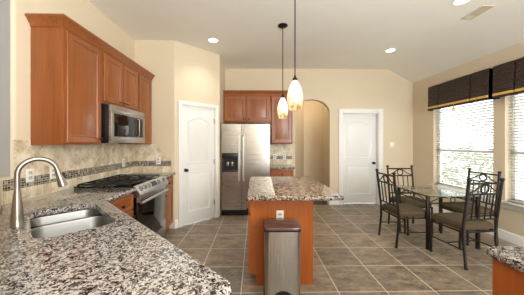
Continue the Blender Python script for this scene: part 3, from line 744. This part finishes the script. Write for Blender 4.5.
def pendant(x, y, zb, label):
    r = thing('pendant_light', label, 'pendant lamp', (x, y, zb), 0, 'art glass pendant lamps over the island')
    m = MB(); m.lathe([(.07, CZ - zb - .0005), (.07, CZ - zb - .010), (.055, CZ - zb - .022), (.012, CZ - zb - .028), (.006, CZ - zb - .05)], (x, y, zb), 24); m.build('canopy', M['knob'], r)
    m = MB(); m.tube([(x, y, zb + .33), (x, y, CZ - .03)], .0058, 8); m.build('rod', M['knob'], r)
    m = MB(); m.lathe([(.022, .292), (.027, .297), (.024, .31), (.012, .33), (.007, .35)], (x, y, zb), 16); m.build('socket_cap', M['knob'], r)
    m = MB(); pr = [(.052, 0), (.058, .012), (.070, .06), (.0785, .11), (.0775, .15), (.068, .20), (.052, .245), (.036, .275), (.024, .295)]
    m.lathe(pr + [(q - .004, z) for q, z in reversed(pr)], (x, y, zb), 28, False, False); m.build('lamp_shade', M['shade'], r)
    m = MB(); m.sphere((x, y, zb + .15), .028, 10); m.build('bulb', M['bulb'], r)
    l = bpy.data.lights.new('pendant_lamp', 'POINT'); l.energy = 5; l.shadow_soft_size = .04; l.color = (1, .86, .66)
    o = bpy.data.objects.new('pendant_lamp', l); COL.objects.link(o); o.location = (0, 0, .01); o.parent = r
pendant(.393, 3.28, 1.737, 'farther amber and white glass pendant lamp, with its round canopy in view')
pendant(.394, 2.28, 1.71, 'nearer amber and white glass pendant lamp, hanging in front')

# ---------------------------------------------------------------- wall plates
def plate(MT, label, kind='outlet', w_=.072, h_=.117, group='white electrical outlets'):
    c = MT @ Vector((0, 0, 0))
    r = thing('outlet_plate' if kind == 'outlet' else 'light_switch', label, kind if kind == 'outlet' else 'light switch', c[:], 0, group if kind == 'outlet' else None)
    m = MB(MT); m.box(-w_ / 2, w_ / 2, 0.0003, .006, -h_ / 2, h_ / 2, .002); m.build('cover', M['plate'], r)
    if kind == 'outlet':
        for z in (-.022, .022):
            m = MB(MT); m.box(-.017, .017, .0062, .0075, z - .014, z + .014, .001); s_ = m.build('socket', M['slot'], r)
            m = MB(MT)
            for x in (-.007, .007): m.box(x - .0015, x + .0015, .0076, .0079, z - .003, z + .007)
            m.build('slot', M['black'], s_)
    else:
        m = MB(MT); m.box(-.008, .008, .0062, .013, -.015, .015, .002); m.build('toggle', M['plate'], r)
n1 = (1, 0, 0)
PL = lambda y, z: basis((LX + .009, y, z), (0, 1, 0), n1)
plate(PL(2.03, 1.112), 'white outlet plate left of the faucet arc, end of the mosaic band')
plate(PL(2.26, 1.105), 'white outlet plate on the mosaic band behind the faucet spout')
plate(PL(3.459, 1.10), 'white outlet plate behind the range grates')
PB = lambda x, y, z: basis((x, y, z), (1, 0, 0), (0, -1, 0))
plate(PB(-1.562, PY - .009, 1.105), 'white outlet plate on the short tiled wall beside the pantry')
plate(PB(.44, BY - .0085, 1.09), 'left white outlet plate on the tile beside the fridge')
plate(PB(.66, BY - .0085, 1.09), 'right white outlet plate on the tile beside the fridge')
plate(PB(.245, 2.275, .67), 'white outlet plate on the island just above the trash can lid')
plate(PB(3.10, BY, 1.345), 'white light switch right of the far white door', 'switch', .1, .12)

# ---------------------------------------------------------------- valances
def valance(ya, yb, pleats, label):
    r = thing('valance', label, 'valance', (RX, (ya + yb) / 2, 2.03), 0, 'dark brown pleated window valances')
    x0, xf, zt, zb = RX - .001, 3.48, 2.505, 2.035
    def prof(flare):
        p = [(x0, yb), (xf - flare * .3, yb)]
        ys = [yb] + pleats + [ya]
        for i, (a, b) in enumerate(zip(ys, ys[1:])):
            if i: p += [(xf - flare, a - .012)]
            else: p += [(xf - flare, yb - .012)]
            p += [(xf - flare - .004, (a + b) / 2)]
            if i < len(ys) - 2: p += [(xf - flare - .002, b + .016), (xf + .03, b + .006), (xf + .03, b - .006)]
        p += [(xf - flare, ya + .012), (xf - flare * .3, ya), (x0, ya)]
        return p
    def band(m, z0, z1, f0, f1, off=0):
        a, b = prof(f0), prof(f1); a = [(x - (off if 0 < i < len(a) - 1 else 0), y) for i, (x, y) in enumerate(a)]; b = [(x - (off if 0 < i < len(b) - 1 else 0), y) for i, (x, y) in enumerate(b)]
        ia = [(x + .005 if 0 < i < len(a) - 1 else x, y) for i, (x, y) in enumerate(a)]; ib = [(x + .005 if 0 < i < len(b) - 1 else x, y) for i, (x, y) in enumerate(b)]
        m.rings([[(x, y, z0) for x, y in a], [(x, y, z1) for x, y in b], [(x, y, z1) for x, y in ib], [(x, y, z0) for x, y in ia], [(x, y, z0) for x, y in a]], False, False, False)
    m = MB(); band(m, zb, zt, .02, .0); m.box(xf + .006, x0, ya + .004, yb - .004, zt - .014, zt - .002); f = m.build('fabric_panel', M['valance'], r, .4)
    m = MB(); band(m, zb + .036, zb + .07, .0185, .017, .003); m.build('gold_band', M['gold'], f, .4)
    return r
v1 = valance(3.40, 4.61, [4.34, 3.69], 'brown pleated valance with gold band over the far window')
valance(2.13, 3.34, [3.05, 2.40], 'brown pleated valance with gold band at the right frame edge')
m = MB(); ty = 3.985; m.tube([(3.456, ty, 2.065), (3.456, ty, 2.035)], .004, 6); m.lathe([(.004, .05), (.014, .044), (.015, .03), (.011, .024), (.023, -.022), (.018, -.024)], (3.456, ty, 1.985), 10)
m.build('tassel', M['gold'], v1)

# ---------------------------------------------------------------- dining set
def ring_pts(c, r, ux, uz, n=20): return [Vector(c) + ux * (r * cos(2 * pi * k / n)) + uz * (r * sin(2 * pi * k / n)) for k in range(n)]
GC = Vector((2.597, 3.31)); gs = .368; lgx = .332; lg = .305; gz = .705
r = thing('dining_table', 'square glass-top dining table on dark scrolled metal base', 'table', (GC.x, GC.y, 0))
m = MB(); m.slab(fillet(rect(GC.x - gs, GC.x + gs, GC.y - gs - .02, GC.y + gs + .02), .012), [], gz, gz + .01, .003); m.build('tabletop', M['table_glass'], r)
cs = [(-1, -1), (1, -1), (1, 1), (-1, 1)]
lp = [(GC.x + a * lgx, GC.y + b * lg) for a, b in cs]
for x, y in lp:
    m = MB(); m.box(x - .019, x + .019, y - .019, y + .019, .0, gz - .006, .004); m.lathe([(.028, 0), (.028, .014), (.022, .02)], (x, y, 0), 12)
    m.lathe([(.024, -.006), (.024, -.0005)], (x, y, gz), 12); m.build('leg', M['bronze'], r)
for i in range(4):
    a, b = Vector((*lp[i], 0)), Vector((*lp[(i + 1) % 4], 0)); d = (b - a).normalized(); ln = (b - a).length; U = Vector((0, 0, 1))
    m = MB(); a2, b2 = a + d * .02, b - d * .02
    m.tube([a2 + U * (gz - .018), b2 + U * (gz - .018)], .008, 8); m.tube([a2 + U * (gz - .105), b2 + U * (gz - .105)], .008, 8)
    mid = (a + b) / 2 + U * (gz - .062)
    m.tube(ring_pts(mid, .032, d, U), .006, 6, True)
    for s_ in (-1, 1):
        e0 = (a2 if s_ < 0 else b2)
        pts = []
        for k in range(9):
            t = k / 8; q = e0 + (mid - U * mid.z - e0) * t * (1 - .07 / ln * 2); pts.append(q + U * (gz - .10 + .068 * sin(t * pi * .62) ))
        m.tube(pts, .006, 6)
    m.build('apron', M['bronze'], r)

def make_chair():
    r = thing('dining_chair', '', 'chair', (0, 0, 0), 0, 'dark metal dining chairs around the glass table')
    w2 = .212
    back = lambda z: -.205 - max(0, (z - .46)) * .12 - .03 * max(0, (.3 - z) / .3)
    for s_ in (-1, 1):
        m = MB(); zs = [0, .1, .2, .3, .42, .5, .65, .8, .97]
        m.tube([(s_ * w2, back(z), z) for z in zs], [.0155] * 9, 8)
        lgm = m.build('leg', M['bronze'], r)
        m = MB(); m.lathe([(.013, 0), (.015, .006), (.024, .02), (.022, .03), (.01, .038)], (s_ * w2, back(.97), .965), 12); m.build('finial', M['bronze'], lgm)
        m = MB(); m.tube([(s_ * w2, .205, 0), (s_ * w2, .20, .2), (s_ * w2, .195, .40)], [.014, .014, .014], 8); m.lathe([(.018, 0), (.018, .012), (.014, .016)], (s_ * w2, .205, 0), 10); m.build('leg', M['bronze'], r)
        m = MB(); m.tube([(s_ * w2, back(.2), .2), (s_ * w2, .2, .2)], .007, 6); m.build('stretcher', M['bronze'], r)
    m = MB(); m.tube([(-w2, 0, .2), (w2, 0, .2)], .007, 6); m.build('stretcher', M['bronze'], r)
    m = MB()
    for y in (-.205, .195): m.tube([(-w2, y, .395), (w2, y, .395)], .011, 8)
    for x in (-w2, w2): m.tube([(x, -.205, .395), (x, .195, .395)], .011, 8)
    m.build('seat_frame', M['bronze'], r)
    m = MB(); base = fillet(rect(-.212, .212, -.195, .232), [.03, .03, .07, .07], 5)
    m.rings([[(x * k, .01 + (y - .01) * k, z) for x, y in base] for k, z in ((.93, .4065), (1.0, .415), (1.02, .436), (1.0, .464), (.93, .484), (.75, .496), (.35, .50))]); m.build('seat', M['cushion'], r)
    zt, zm, zl = .945, .825, .535
    m = MB(); m.tube([(-w2, back(zl), zl), (w2, back(zl), zl)], .0105, 8); m.build('lower_rail', M['bronze'], r)
    m = MB()
    for z, rad in ((zt, .0115), (zm, .0105)): m.tube([(-w2, back(z), z), (w2, back(z), z)], rad, 8)
    for s_ in (-1, 1): m.tube([(s_ * (w2 - .01), back(zm + .01), zm + .012), (s_ * .12, back(.865), .868), (s_ * .06, back(.915), .918), (s_ * .02, back(.932), .934)], .008, 6)
    m.build('back_frame', M['bronze'], r)
    m = MB(); m.tube([(.048 * cos(2 * pi * k / 22), back(.883 + .048 * sin(2 * pi * k / 22)), .883 + .048 * sin(2 * pi * k / 22)) for k in range(22)], .009, 6, True); m.build('back_ring', M['bronze'], r)
    for x in (-.125, -.045, .045, .125):
        m = MB(); m.tube([(x, back(zl), zl), (x, back(zm), zm)], .008, 6); m.build('spindle', M['bronze'], r)
    return r
ch = make_chair()
spots = [((2.495, 2.765), radians(7), 'dark metal dining chair nearest the viewer, its back turned to the camera'),
         ((2.105, 3.255), radians(-90), 'dark metal dining chair on the left side of the glass table'),
         ((2.515, 3.73), radians(180), 'dark metal dining chair at the far side of the glass table'),
         ((3.08, 3.33), radians(93), 'dark metal dining chair between the glass table and the window wall')]
for i, ((x, y), rz, lab) in enumerate(spots):
    c = ch if i == 0 else copy_tree(ch)
    c.location = (x, y, 0); c.rotation_euler = (0, 0, rz); c['label'] = lab
